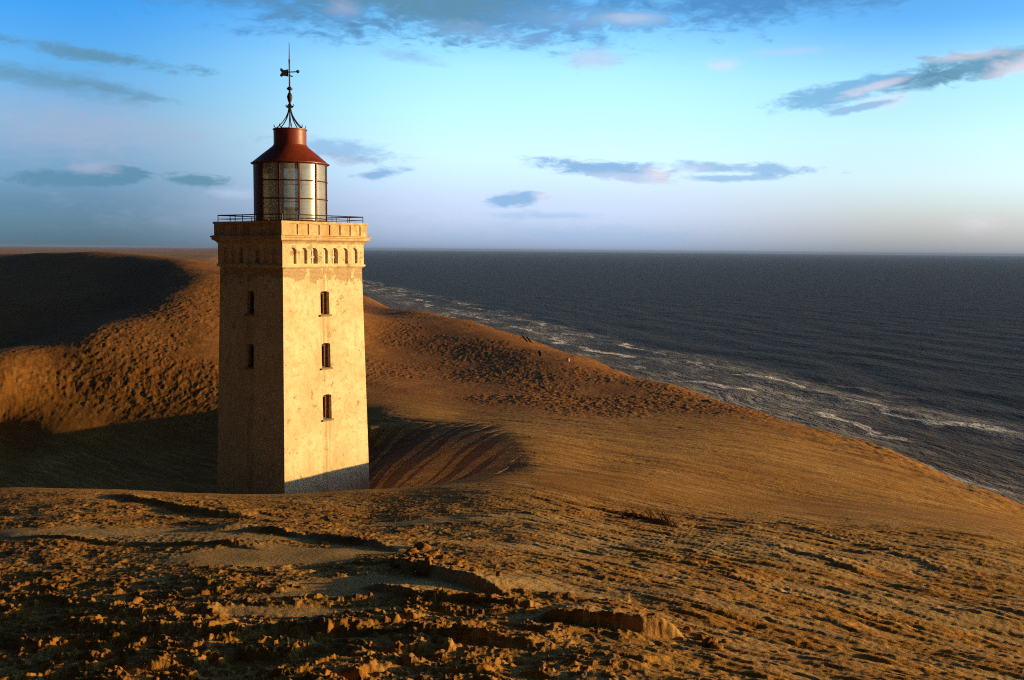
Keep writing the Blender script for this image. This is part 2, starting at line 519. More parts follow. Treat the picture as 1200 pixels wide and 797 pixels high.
def detail_height(x, y, z):
    """fine relief; returns height and the masks used by the sand material"""
    r = np.hypot(x, y)
    # masks
    near = sstep(50, 36, y) * sstep(6, 10, r)
    right = sstep(-3.5, 3.5, x + 0.13 * y - 3.5) * sstep(70, 52, r)          # wind-planed seaward slope
    rough = near * (1 - 0.86 * right)
    drift = np.zeros_like(x)
    for (cx, cy, a, b) in DRIFT_W:
        dd = ((x - cx) / a) ** 2 + ((y - cy) / b) ** 2
        dd = dd + 0.5 * perlin(x * .9 + cx, y * .9)
        drift = np.maximum(drift, sstep(1.15, .55, dd))
    rough = rough * (1 - .93 * drift)
    h = np.zeros_like(x)
    # large softly eroded swells on the near slope
    h += near * 0.20 * fbm(x * .16 + 3, y * .22, 3)
    # crust: plates left standing, blown out between
    wx = x + .35 * perlin(x * .8, y * .8 + 40); wy = y + .35 * perlin(x * .8 + 70, y * .8)
    n1 = fbm(wx * .55, wy * .80 + 11, 4, .55)
    crust = sstep(-.06, .10, n1)
    n2 = fbm(wx * 2.1 + 5, wy * 2.7, 4, .58)
    crust2 = sstep(.0, .10, n2)
    lumps = fbm(x * 5.0, y * 5.6 + 3, 3, .6)
    steep = sstep(19.5, 16.0, y) * sstep(6.5, 3.0, x)                           # the broken edge right below the camera
    h += rough * (.035 + .035 * sstep(27, 19, y)) * (crust + .7 * crust2 * (.4 + .6 * crust) + .85 * lumps * (.35 + crust2)) + rough * .14 * steep * n1
    h += rough * .018 * fbm(x * 11, y * 13, 3, .6)
    # seaward slope: thin ragged plates drawn out along the wind
    ca, sa = math.cos(R(-40)), math.sin(R(-40))
    p = x * ca + y * sa; q = -x * sa + y * ca
    st = fbm(p * .16, q * .75, 4, .55)
    st2 = fbm(p * .55 + 9, q * 2.0, 3, .55)
    m = right * near
    h += m * (.036 * sstep(-.10, .20, st) + .035 * sstep(-.05, .10, st2) + .05 * fbm(p * .9 + 4, q * 3.6, 3, .6) * sstep(-.25, .15, st) + .016 * fbm(x * 6, y * 7, 2))
    # beyond the near crest: smooth blown sand with long faint swells
    mid = sstep(46, 56, y) * sstep(115, 92, y)
    h += mid * (.16 * fbm(p * .07, q * .24, 4) + .06 * fbm(p * .3, q * 1.0, 4, .6) + .038 * fbm(x * 1.8, y * 2.4, 4, .6) * sstep(-.3, .3, fbm(x * .12 + 7, y * .12, 2)) + .01 * fbm(x * 4, y * 4, 2))
    # rough hillside with dead tussocks and footprints
    hill = sstep(94, 125, y + .12 * x + 8 * perlin(x * .06, y * .06)) * sstep(520, 380, r) * sstep(-110, -80, x - .1 * (y - 110))
    hill = np.maximum(hill, sstep(0, 5, x - 26 + .25 * (y - 84)) * sstep(52, 60, y) * sstep(520, 380, r) * .8)
    ext = sstep(-48, -42, z)
    patch = sstep(-.22, .12, fbm(x * .05 + 3, y * .03, 3))
    tus = fbm(x * .95, y * .50, 3, .6)
    tus2 = fbm(x * 1.9, y * 1.0 + 20, 2)
    h += hill * ext * (.35 * fbm(x * .06, y * .045, 3) + (.25 + .75 * patch) * (.09 * sstep(-.1, .4, tus) + .10 * fbm(x * 1.5 + tus, y * .8 + 20 + tus, 4, .65) + .05 * perlin(x * 3.4, y * 1.7)) + .015 * tus2)
    # ragged lip of the cliff
    ed, _ = seg_dist(x, y, [(e[0], e[1]) for e in reversed(EDGE)])
    lip = np.exp(-(ed / 7.0) ** 2) * sstep(50, 60, y)
    h += lip * (.45 * fbm(x * .13, y * .09, 3) + .28 * fbm(x * .5, y * .33, 3, .6) - .1)
    # coastal cliff gullies
    cl = sstep(-24, -30, z) * sstep(-54, -46, z)
    h += cl * 1.6 * fbm(x * .09, y * .09, 4, .55, ridged=True)
    # wind ripples on the far dune
    far_d = sstep(140, 165, y) * sstep(-30, -50, x) * sstep(420, 300, r)
    h += far_d * (.12 * fbm(x * .05, y * .32, 3) + .07 * fbm(x * .35, y * .25, 3))
    # ledges
    led_rough = np.zeros_like(x)
    for (pts, hh, dec, sh) in LED_W:
        xs = [p[0] for p in pts]; ys = [p[1] for p in pts]
        sel = (x > min(xs) - 4) & (x < max(xs) + 4) & (y > min(ys) - 4) & (y < max(ys) + 4)
        if not sel.any(): continue
        X, Y = x[sel], y[sel]
        X2 = X + .08 * perlin(X * 1.3, Y * 1.3 + 3) + .03 * perlin(X * 5, Y * 5); Y2 = Y + .14 * perlin(X * .7 + 31, Y * .7) + .035 * fbm(X * 4.5 + 9, Y * 4.5, 3, .6)
        d, t = seg_dist(X2, Y2, pts)
        tp = sstep(0, .25, t) * (.55 + .45 * t) * sstep(1.0, .94, t) if hh > .3 else sstep(0, .2, t) * sstep(1, .8, t)
        L = .5 + .5 * perlin(X * .9, Y * .9)
        shape = np.where(d < 0, sstep(-sh * 1.6, 0, d), np.exp(-np.clip(d, 0, 9) / dec)) * np.clip(tp, 0, 1)
        h[sel] += hh * shape * (.7 + .5 * L)
        led_rough[sel] = np.maximum(led_rough[sel], shape)
    h += .06 * led_rough * fbm(x * 4, y * 4 + 8, 4, .65)
    # avalanche streaks on the slip face of the hollow: run straight down the slope, their skimming shadow put into the colour
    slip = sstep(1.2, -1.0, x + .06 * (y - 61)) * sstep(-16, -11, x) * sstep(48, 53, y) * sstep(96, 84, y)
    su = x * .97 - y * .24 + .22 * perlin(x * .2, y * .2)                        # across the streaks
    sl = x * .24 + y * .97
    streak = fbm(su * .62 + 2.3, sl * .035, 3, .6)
    shade_stain = slip * sstep(.02, .10, streak)
    h -= .05 * shade_stain
    return h, dict(drift=np.maximum(drift, m * sstep(.05, -.2, st) * .7), shade_stain=shade_stain, crust=np.clip(rough * np.maximum(crust, crust2), 0, 1), hill=hill * patch * ext, heath=np.clip(sstep(90, 125, y) * ext * sstep(520, 400, r) * (.7 + .3 * patch) + .5 * hill * ext, 0, 1))


def ground_z(x, y):
    X = np.array([x]); Y = np.array([y])
    z = base_height(X, Y)
    h, _ = detail_height(X, Y, z)
    return float(z[0] + h[0]) + EYE


# ------------------------------------------------------------------ terrain sheet
def build_ground():
    front = np.linspace(-33, 33, 1200)
    side_l = np.linspace(-180, -33, 130)[:-1]
    side_r = np.linspace(33, 180, 130)[1:-1]
    A = np.radians(np.r_[side_l, front, side_r])
    r1 = np.exp(np.linspace(math.log(2.5), math.log(11.5), 25))[:-1]
    r2 = np.exp(np.linspace(math.log(11.5), math.log(130), 860))[:-1]
    r3 = np.exp(np.linspace(math.log(130), math.log(520), 320))[:-1]
    r4 = np.exp(np.linspace(math.log(520), math.log(40000), 130))
    Rr = np.r_[0.6, r1, r2, r3, r4]
    rr, aa = np.meshgrid(Rr, A, indexing='ij')
    x = rr * np.sin(aa); y = rr * np.cos(aa)
    z = base_height(x, y)
    h, masks = detail_height(x.ravel(), y.ravel(), z.ravel())
    z = z + h.reshape(z.shape)
    nr, na = x.shape
    V = np.stack([x, y, z + EYE], -1).reshape(-1, 3)
    i = np.arange(nr - 1)[:, None]; j = np.arange(na)[None, :]
    j2 = (j + 1) % na
    F = np.stack([i * na + j, i * na + j2, (i + 1) * na + j2, (i + 1) * na + j], -1).reshape(-1, 4)
    me = bpy.data.meshes.new('dunes')
    me.vertices.add(len(V)); me.vertices.foreach_set('co', V.astype(np.float32).ravel())
    me.loops.add(F.size); me.loops.foreach_set('vertex_index', F.astype(np.int32).ravel())
    me.polygons.add(len(F)); me.polygons.foreach_set('loop_start', (np.arange(len(F)) * 4).astype(np.int32))
    me.update(calc_edges=True)
    me.polygons.foreach_set('use_smooth', np.ones(len(F), dtype=bool))
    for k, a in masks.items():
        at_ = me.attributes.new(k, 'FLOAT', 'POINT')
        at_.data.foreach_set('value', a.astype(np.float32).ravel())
    # the normals must look up
    if me.polygons[len(F) // 2].normal.z < 0: me.flip_normals()
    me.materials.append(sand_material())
    return tag(link(bpy.data.objects.new('dunes', me)), 'orange brown wind-blown sand dunes running to the cliff edge', 'dunes', kind='structure')


def sand_material():
    m, n, b = new_mat('sand')
    geo = n.n('ShaderNodeNewGeometry').outputs['Position']
    A = lambda k: n.n('ShaderNodeAttribute', attribute_name=k).outputs['Fac']
    big = n.noise(geo, .06, 5, .6)
    med = n.noise(geo, .9, 5, .62)
    fine = n.noise(geo, 9.0, 4, .65)
    grain = n.noise(geo, 60.0, 2, .7)
    c = n.mixc(n.smooth(big, .35, .65), (.43, .200, .032), (.50, .260, .054))
    c = n.mixc(n.math('MULTIPLY', n.smooth(med, .45, .7), .55), c, (.28, .12, .024))
    c = n.mixc(n.math('MULTIPLY', n.smooth(fine, .5, .72), .45), c, (.55, .34, .11))
    c = n.mixc(n.math('MULTIPLY', n.smooth(grain, .52, .75), .35), c, (.16, .07, .018))
    # streaks of darker lag grains drawn out along the wind
    rot = n.n('ShaderNodeMapping'); n.put(rot.inputs[0], geo); rot.inputs['Rotation'].default_value = (0, 0, R(40))
    stk = n.noise(n.scale(rot.outputs[0], (.10, 1.0, .5)), .55, 6, .66, .25)
    c = n.mixc(n.math('MULTIPLY', n.smooth(stk, .44, .64), .55), c, (.19, .085, .018))
    stk2 = n.noise(n.scale(rot.outputs[0], (.12, 1.0, .5)), 2.2, 5, .66, .25)
    c = n.mixc(n.math('MULTIPLY', n.smooth(stk2, .50, .64), .55), c, (.66, .44, .17))
    c = n.mixc(n.math('MULTIPLY', A('drift'), .65), c, (.50, .34, .15))
    c = n.mixc(n.math('MULTIPLY', A('crust'), .45), c, (.27, .115, .024))
    c = n.mixc(n.math('MULTIPLY', A('shade_stain'), .8), c, (.13, .05, .012))  # skimming shadow between the streaks, with some stain, painted as dark colour
    # thin dead heath and humus redden the old hillside
    c = n.mixc(n.math('MULTIPLY', A('heath'), n.smooth(n.noise(geo, .35, 5, .65), .30, .62, .55, .92)), c, n.mixc(fine, (.17, .060, .009), (.36, .145, .023)))
    # dead grass debris and bare soil on the hillside
    deb = n.noise(n.scale(geo, (1.0, .6, 1.0)), 1.3, 4, .7)
    c = n.mixc(n.math('MULTIPLY', n.math('MULTIPLY', A('hill'), n.smooth(deb, .50, .62)), .75), c, (.13, .06, .018))
    n.put(b.inputs['Base Color'], c)
    b.inputs['Roughness'].default_value = 0.95
    b.inputs['Specular IOR Level'].default_value = 0.08
    rip = n.noise(n.scale(geo, (2.0, 7.0, 1.0)), 1.2, 3, .5, .4)
    h = n.math('ADD', n.math('MULTIPLY', fine, .5), n.math('ADD', n.math('MULTIPLY', grain, .12), n.math('MULTIPLY', rip, .4)))
    bump(n, b, h, .9, .06)
    return m


ground = build_ground()


# ------------------------------------------------------------------ sea
def sea_material():
    m, n, b = new_mat('sea_water')
    geo = n.n('ShaderNodeNewGeometry').outputs['Position']
    X, Y, Z = n.sep(geo)
    s = n.math('DIVIDE', n.math('SUBTRACT', n.math('ADD', X, n.math('MULTIPLY', Y, .286)), 196.0), 1.04)   # metres seaward of the shore
    al = n.math('DIVIDE', n.math('SUBTRACT', Y, n.math('MULTIPLY', X, .286)), 1.04)                       # metres along the shore
    P = n.comb(s, al, 0.0)
    warpn = n.noise(P, .012, 4, .6)
    sw = n.math('ADD', s, n.math('MULTIPLY', n.math('SUBTRACT', warpn, .5), 34.0))
    # broken breaker lines, patchy wash between them, scattered white caps
    lace = n.noise(n.comb(n.math('MULTIPLY', sw, .22), n.math('MULTIPLY', al, .06), 3.0), 1.0, 6, .7, .25)
    ph = n.math('ADD', n.math('MULTIPLY', sw, .034), n.math('MULTIPLY', n.noise(n.comb(n.math('MULTIPLY', s, .012), n.math('MULTIPLY', al, .011), 5.0), 1.0, 4, .6), 2.6))
    rid = n.math('SUBTRACT', 1.0, n.math('ABSOLUTE', n.math('SUBTRACT', n.math('MULTIPLY', n.math('FRACT', ph), 2.0), 1.0)))
    gate = n.noise(n.comb(n.math('MULTIPLY', s, .022), n.math('MULTIPLY', al, .020), 9.0), 1.0, 4, .6)
    patch = n.noise(n.comb(n.math('MULTIPLY', s, .016), n.math('MULTIPLY', al, .008), 13.0), 1.0, 4, .6)
    zone = n.math('MULTIPLY', n.smooth(sw, -26, -12), n.smooth(sw, 68, 34))
    line = n.math('MULTIPLY', n.smooth(n.math('ADD', rid, n.math('MULTIPLY', n.math('SUBTRACT', lace, .5), .35)), .78, .92), n.smooth(gate, .45, .53))
    f1 = n.math('MULTIPLY', line, zone)
    wash = n.math('MULTIPLY', n.math('MULTIPLY', zone, n.smooth(patch, .46, .58)), n.smooth(lace, .38, .66, .10, .52))
    cap = n.noise(n.comb(n.math('MULTIPLY', s, .07), n.math('MULTIPLY', al, .035), 8.0), 1.0, 6, .70, .2)
    f2 = n.math('MULTIPLY', n.smooth(cap, .685, .73), n.smooth(s, 1100, 150, 0, .55))
    foam = n.math('MAXIMUM', f1, n.math('MAXIMUM', f2, wash), clamp=True)
    tone = n.noise(n.comb(n.math('MULTIPLY', s, .012), n.math('MULTIPLY', al, .004), 1.0), 1.0, 5, .6)
    c = n.mixc(tone, (.034, .030, .029), (.068, .060, .055))
    c = n.mixc(n.smooth(sw, 50, -25, 0, .9), c, (.17, .135, .092))                                       # sand stirred up in the shallows
    c = n.mixc(foam, c, (.84, .86, .92))
    n.put(b.inputs['Base Color'], c)
    n.put(b.inputs['Roughness'], n.math('ADD', .55, n.math('MULTIPLY', foam, .4)))
    b.inputs['Specular IOR Level'].default_value = 0.03
    w1 = n.noise(n.comb(n.math('MULTIPLY', sw, .075), n.math('MULTIPLY', al, .022), 0.0), 1.0, 6, .62)
    w2 = n.noise(n.comb(n.math('MULTIPLY', s, .35), n.math('MULTIPLY', al, .16), 0.0), 1.0, 4, .6)
    w3 = n.noise(n.comb(n.math('MULTIPLY', sw, .16), n.math('MULTIPLY', al, .05), 2.0), 1.0, 5, .65)
    h = n.math('ADD', n.math('ADD', n.math('MULTIPLY', w1, 2.0), n.math('MULTIPLY', w3, 1.6)), n.math('MULTIPLY', w2, .7))
    bump(n, b, h, 1.0, 1.0)
    return m


def build_sea():
    # a fan that starts under the dunes and reaches past the horizon, with real swell near the shore
    A = np.radians(np.linspace(-75, 105, 420))
    Rr = np.r_[np.exp(np.linspace(math.log(90), math.log(2500), 460))[:-1], np.exp(np.linspace(math.log(2500), math.log(40000), 40))]
    rr, aa = np.meshgrid(Rr, A, indexing='ij')
    x = rr * np.sin(aa); y = rr * np.cos(aa)
    s = coast_s(x, y); al = (y - .286 * x) / 1.04
    sw = s + 30 * fbm(s * .01, al * .01, 3)
    swell = .40 * np.sin(sw * 2 * np.pi / 34 + 2.5 * perlin(al * .006, s * .01)) + .55 * fbm(s * .05, al * .018, 3)
    z = swell * sstep(2200, 900, rr) * sstep(-30, 60, s) + 0.0
    nr, na = x.shape
    V = np.stack([x, y, z], -1).reshape(-1, 3)
    i = np.arange(nr - 1)[:, None]; j = np.arange(na - 1)[None, :]
    F = np.stack([i * na + j, (i + 1) * na + j, (i + 1) * na + j + 1, i * na + j + 1], -1).reshape(-1, 4)
    me = bpy.data.meshes.new('sea')
    me.from_pydata(V.tolist(), [], F.tolist())
    me.polygons.foreach_set('use_smooth', np.ones(len(F), dtype=bool))
    me.update()
    if me.polygons[len(F) // 2].normal.z < 0: me.flip_normals()
    me.materials.append(sea_material())
    return tag(link(bpy.data.objects.new('sea', me)), 'dark slate sea with white surf along the shore', 'sea', kind='structure')


build_sea()


# ------------------------------------------------------------------ lighthouse materials
def plaster_material(name, exposed):
    m, n, b = new_mat(name)
    ob = n.n('ShaderNodeTexCoord').outputs['Object']
    X, Y, Z = n.sep(ob)
    big = n.noise(ob, .55, 5, .6)
    med = n.noise(ob, 2.6, 5, .65)
    fine = n.noise(ob, 14, 4, .7)
    run = n.noise(n.scale(ob, (1.3, 1.3, .20)), 1.0, 6, .68, .4)
    c = n.mixc(n.smooth(big, .3, .7), (.66, .53, .33), (.80, .69, .47))
    c = n.mixc(n.math('MULTIPLY', n.smooth(med, .46, .66), .55), c, (.52, .37, .20))
    c = n.mixc(n.math('MULTIPLY', n.smooth(run, .48, .70), .34), c, (.46, .33, .18))
    # rain runs below the window sills
    run2 = n.noise(n.scale(ob, (5.0, 5.0, .16)), 1.0, 5, .65, .3)
    under = n.math('MAXIMUM', n.smooth(n.math('ABSOLUTE', X), .55, .22), n.smooth(n.math('ABSOLUTE', Y), .55, .22))
    c = n.mixc(n.math('MULTIPLY', n.math('MULTIPLY', under, n.smooth(run2, .44, .62)), .55), c, (.38, .26, .14))
    c = n.mixc(n.math('MULTIPLY', n.smooth(fine, .58, .75), .45), c, (.36, .24, .13))
    hh = n.math('ADD', n.math('MULTIPLY', med, .6), n.math('MULTIPLY', fine, .5))
    # render fallen off: bare yellow-brown brick
    br = n.n('ShaderNodeTexBrick')
    br.inputs['Scale'].default_value = 1.0
    br.inputs['Brick Width'].default_value = .24; br.inputs['Row Height'].default_value = .075
    br.inputs['Mortar Size'].default_value = .010
    br.inputs['Color1'].default_value = (.46, .30, .15, 1); br.inputs['Color2'].default_value = (.36, .21, .10, 1); br.inputs['Mortar'].default_value = (.56, .48, .36, 1)
    n.put(br.inputs['Vector'], n.comb(n.math('ADD', X, Y), Z, 0.0))
    k = n.noise(ob, 1.5, 5, .68)
    if exposed == 'top':
        lvl = n.smooth(Z, 24.0 - 2.7, 24.0 - 1.3, -.01, .20)
    elif exposed == 'frieze':
        lvl = .05
    else:
        lvl = -.03
        c = n.mixc(n.smooth(n.noise(ob, 1.9, 5, .7), .40, .60, .35, .9), c, (.50, .33, .15))
    msk = n.smooth(n.math('ADD', k, lvl), .60, .66)
    c = n.mixc(n.math('MULTIPLY', msk, .85), c, br.outputs['Color'])
    hh = n.math('ADD', hh, n.math('MULTIPLY', msk, n.math('SUBTRACT', n.math('MULTIPLY', br.outputs['Fac'], -.35), .5)))
    n.put(b.inputs['Base Color'], c)
    b.inputs['Roughness'].default_value = .9
    b.inputs['Specular IOR Level'].default_value = .15
    bump(n, b, hh, .6, .035)
    return m


def simple_mat(name, base, var, rough=.6, metal=0.0, scale=4.0, spec=.4, bmp=.2):
    m, n, b = new_mat(name)
    ob = n.n('ShaderNodeTexCoord').outputs['Object']
    k = n.noise(ob, scale, 5, .65)
    k2 = n.noise(ob, scale * 5, 3, .6)
    c = n.mixc(n.smooth(k, .35, .68), base, var)
    c = n.mixc(n.math('MULTIPLY', n.smooth(k2, .55, .75), .4), c, tuple(v * .5 for v in base))
    n.put(b.inputs['Base Color'], c)
    n.put(b.inputs['Roughness'], n.math('ADD', rough - .1, n.math('MULTIPLY', k, .25)))
    b.inputs['Metallic'].default_value = metal
    b.inputs['Specular IOR Level'].default_value = spec
    bump(n, b, k2, bmp, .02)
    return m


def glass_material():
    # salt-hazed lantern glass: part clear, part milky, with a sheen
    m = bpy.data.materials.new('hazed_glass'); m.use_nodes = True
    t = m.node_tree; t.nodes.clear(); n = NT(t)
    o = n.n('ShaderNodeOutputMaterial')
    ob = n.n('ShaderNodeTexCoord').outputs['Object']
    k = n.noise(n.scale(ob, (1.2, 1.2, .8)), 1.3, 5, .6)
    tr = n.n('ShaderNodeBsdfTransparent'); tr.inputs[0].default_value = (.80, .86, .80, 1)
    di = n.n('ShaderNodeBsdfDiffuse'); di.inputs[0].default_value = (.62, .63, .54, 1)
    tl = n.n('ShaderNodeBsdfTranslucent'); tl.inputs[0].default_value = (.52, .54, .46, 1)
    gl = n.n('ShaderNodeBsdfGlossy'); gl.inputs[0].default_value = (.9, .9, .9, 1); gl.inputs[1].default_value = .22
    a = n.n('ShaderNodeMixShader'); a.inputs[0].default_value = .5
    t.links.new(di.outputs[0], a.inputs[1]); t.links.new(tl.outputs[0], a.inputs[2])
    bmix = n.n('ShaderNodeMixShader'); n.put(bmix.inputs[0], n.smooth(k, .3, .75, .50, .85))
    t.links.new(tr.outputs[0], bmix.inputs[1]); t.links.new(a.outputs[0], bmix.inputs[2])
    fr = n.n('ShaderNodeFresnel'); fr.inputs[0].default_value = 1.5
    cm = n.n('ShaderNodeMixShader'); n.put(cm.inputs[0], n.math('ADD', n.math('MULTIPLY', fr.outputs[0], .7), .06))
    t.links.new(bmix.outputs[0], cm.inputs[1]); t.links.new(gl.outputs[0], cm.inputs[2])
    t.links.new(cm.outputs[0], o.inputs[0])
    return m


M_SHAFT = plaster_material('worn_plaster', 'top')
M_FRIEZE = plaster_material('worn_plaster_frieze', 'frieze')
M_PARAPET = plaster_material('painted_stone', 'no')
M_RED = simple_mat('red_painted_iron', (.235, .036, .012), (.16, .026, .010), .42, 0.0, 3.0, .5, .15)
M_REDDARK = simple_mat('dark_red_iron', (.13, .026, .014), (.09, .02, .012), .5, 0.0, 3.0, .4, .15)
M_IRON = simple_mat('black_iron', (.022, .020, .022), (.04, .026, .02), .5, .3, 8.0, .4, .1)
M_FRAME = simple_mat('brown_window_wood', (.20, .075, .03), (.11, .045, .02), .7, 0, 6, .3, .2)
M_WHITEFRAME = simple_mat('white_window_paint', (.70, .66, .56), (.55, .48, .38), .6, 0, 6, .3, .2)
M_PANE = simple_mat('dark_window_pane', (.02, .018, .017), (.035, .03, .026), .25, 0, 2, .5, .02)
M_SILL = simple_mat('sill_stone', (.34, .25, .15), (.24, .17, .10), .9, 0, 6, .2, .3)
M_GLASS = glass_material()

# ------------------------------------------------------------------ lighthouse
TX, TY = TOWER
FACE_A = R(51.0)                # heading of the sunlit face's normal, to the right of "towards the camera"
# object frame: +x = normal of the sunlit face, -y = normal of the shaded face that also shows
BASE_Z = EYE - 24.0
lh = empty('lighthouse', (TX, TY, BASE_Z), math.atan2(-math.cos(FACE_A), math.sin(FACE_A)))
tag(lh, 'square cream plastered lighthouse with red lantern roof standing half buried in the dunes', 'lighthouse')
OFF = -BASE_Z                   # parts are written in world z, then lowered


def Z(rel):                      # height relative to the eye -> local z
    return EYE + rel - BASE_Z


NRM = [Vector((1, 0, 0)), Vector((0, 1, 0)), Vector((-1, 0, 0)), Vector((0, -1, 0))]
TAN = [Vector((0, 1, 0)), Vector((-1, 0, 0)), Vector((0, -1, 0)), Vector((1, 0, 0))]
HALF_PTS = [(-24.0, 3.57), (-14.9, 3.38), (-1.1, 3.08), (0.4, 3.05)]


def half(rel):
    for (a, b), (c, d) in zip(HALF_PTS[:-1], HALF_PTS[1:]):
        if rel <= c or (c, d) == HALF_PTS[-1]:
            return b + (d - b) * (rel - a) / (c - a)


def P(face, s, rel, hw, depth=0.0):
    v = NRM[face] * (hw - depth) + TAN[face] * s
    return Vector((v.x, v.y, Z(rel)))


def wall_face(mb, face, hfun, z0, z1, holes):
    """one outer wall with recessed openings; holes: (s centre, width, z bottom, z top, depth, arch rise)"""
    zs = sorted({z0, z1, *[h[2] for h in holes], *[h[3] for h in holes]})
    for za, zb in zip(zs[:-1], zs[1:]):
        row = sorted([h for h in holes if h[2] <= za + 1e-6 and h[3] >= zb - 1e-6], key=lambda h: h[0])
        edges = [('e', -1)]
        x_prev = None
        segs = []
        for h in row:
            segs.append((x_prev, h[0] - h[1] / 2)); x_prev = h[0] + h[1] / 2
        segs.append((x_prev, None))
        for a, b in segs:
            pa = lambda z: -hfun(z) if a is None else a
            pb = lambda z: hfun(z) if b is None else b
            mb.quad(P(face, pa(za), za, hfun(za)), P(face, pb(za), za, hfun(za)), P(face, pb(zb), zb, hfun(zb)), P(face, pa(zb), zb, hfun(zb)))
    for (s, w, zb, zt, dep, rise) in holes:
        a, b = s - w / 2, s + w / 2
        if rise:
            n = 8
            arc = [(s + w / 2 * math.cos(math.pi * i / n), zt - rise + rise * math.sin(math.pi * i / n)) for i in range(n + 1)]   # right to left
        else:
            arc = [(b, zt), (a, zt)]
        # spandrels between the arch and the square head
        if rise:
            for (p, q) in zip(arc[:-1], arc[1:]):
                mb.quad(P(face, p[0], p[1], hfun(p[1])), P(face, p[0], zt, hfun(zt)), P(face, q[0], zt, hfun(zt)), P(face, q[0], q[1], hfun(q[1])))
        ring = [(a, zb), (b, zb)] + arc
        for (p, q) in zip(ring, ring[1:] + ring[:1]):
            if abs(p[0] - q[0]) + abs(p[1] - q[1]) < 1e-6: continue
            mb.quad(P(face, p[0], p[1], hfun(p[1])), P(face, q[0], q[1], hfun(q[1])), P(face, q[0], q[1], hfun(q[1]), dep), P(face, p[0], p[1], hfun(p[1]), dep))
        mb.add([P(face, p[0], p[1], hfun(p[1]), dep) for p in ring], [tuple(range(len(ring)))])


def face_box(mb, face, hw, s0, s1, r0, r1, d0, d1):
    """box on a face between depths d0 (outer) and d1 (inner)"""
    a = [P(face, s, r, hw, d) for d in (d0, d1) for (s, r) in ((s0, r0), (s1, r0), (s1, r1), (s0, r1))]
    mb.add(a, [(0, 1, 2, 3), (7, 6, 5, 4), (0, 4, 5, 1), (1, 5, 6, 2), (2, 6, 7, 3), (3, 7, 4, 0)])


# shaft
SHAFT_WIN = {0: [(-4.02, -2.60), (-7.28, -5.76), (-10.45, -8.92)], 3: [(-4.0, -2.6), (-7.25, -5.8)], 1: [(-7.28, -5.76)], 2: [(-7.28, -5.76)]}
mb = MB()
for f in range(4):
    holes = [(0.0 if f != 0 else .02, .68, a, b, .42, .10) for a, b in SHAFT_WIN[f]]
    wall_face(mb, f, half, -24.0, -1.08, holes)
shaft = mb.build('tower_wall', M_SHAFT, lh)

for f, ws in SHAFT_WIN.items():
    for (a, b) in ws:
        hw = half((a + b) / 2)
        s0 = .02 if f == 0 else 0.0
        fr = MB()
        W = .34
        # brown shutter-like frame set deep in the reveal, broad on the right side
        face_box(fr, f, hw, s0 - W + .006, s0 - W + .08, a + .006, b - .105, .26, .34)
        face_box(fr, f, hw, s0 + W - .30, s0 + W - .006, a + .006, b - .105, .25, .34)
        face_box(fr, f, hw, s0 - W + .08, s0 + W - .30, a + .006, a + .08, .26, .34)
        face_box(fr, f, hw, s0 - W + .08, s0 + W - .30, b - .185, b - .105, .26, .34)
        wn = fr.build('window', M_FRAME, lh)
        pn = MB(); face_box(pn, f, hw, s0 - W + .004, s0 + W - .004, a + .004, b - .11, .36, .40)
        pn.build('pane', M_PANE, wn)
        sl = MB(); face_box(sl, f, half(a), s0 - W - .10, s0 + W + .10, a - .11, a - .003, -.11, .20)
        sl.build('sill', M_SILL, wn)

# frieze with blind arches; third and fifth bays hold real windows
FZ0, FZ1, FH = -1.0, .24, 3.17
mb = MB()
BAY = .80
cs = [(i - 3) * BAY for i in range(7)]
ARCH_Z = (-.93, .02)
hf = lambda z: FH
for f in range(4):
    holes = [(c, .50, ARCH_Z[0], ARCH_Z[1], (.42 if i in (2, 4) else .13), .25) for i, c in enumerate(cs)]
    wall_face(mb, f, hf, FZ0, FZ1, holes)
mb.box(-FH, FH, -FH, FH, Z(-1.0) - .001, Z(-1.0))
frieze = mb.build('frieze', M_FRIEZE, lh)
for f in range(4):
    for i in (2, 4):
        fr = MB(); c = cs[i]
        face_box(fr, f, FH, c - .245, c - .20, ARCH_Z[0] + .004, -.22, .28, .33)
        face_box(fr, f, FH, c + .20, c + .245, ARCH_Z[0] + .004, -.22, .28, .33)
        face_box(fr, f, FH, c - .045, c + .045, ARCH_Z[0] + .004, -.03, .16, .22)
        face_box(fr, f, FH, c - .243, c + .243, -.58, -.50, .165, .225)
        face_box(fr, f, FH, c - .20, c + .20, ARCH_Z[0] + .004, ARCH_Z[0] + .07, .285, .335)
        wn = fr.build('frieze_window', M_WHITEFRAME, lh)
        pn = MB(); face_box(pn, f, FH, c - .24, c + .24, ARCH_Z[0] + .006, -.10, .37, .41)
        pn.build('pane', M_PANE, wn)
# string course below the frieze
mb = MB()
prof = [(3.075, -1.22), (3.15, -1.18), (3.24, -1.10), (3.24, -1.003), (3.10, -1.003)]


def square_ring(mb, prof):
    for (a, za), (b, zb) in zip(prof[:-1], prof[1:]):
        for f in range(4):
            mb.quad(P(f, -a, za, a), P(f, a, za, a), P(f, b, zb, b), P(f, -b, zb, b))


square_ring(mb, prof)
mb.build('string_course', M_FRIEZE, lh)
# cornice
mb = MB()
square_ring(mb, [(3.10, .242), (3.19, .242), (3.22, .32), (3.30, .40), (3.42, .46), (3.44, .52), (3.44, .60), (3.50, .62), (3.50, .70), (3.36, .74), (3.2, .74)])
mb.build('cornice', M_PARAPET, lh)
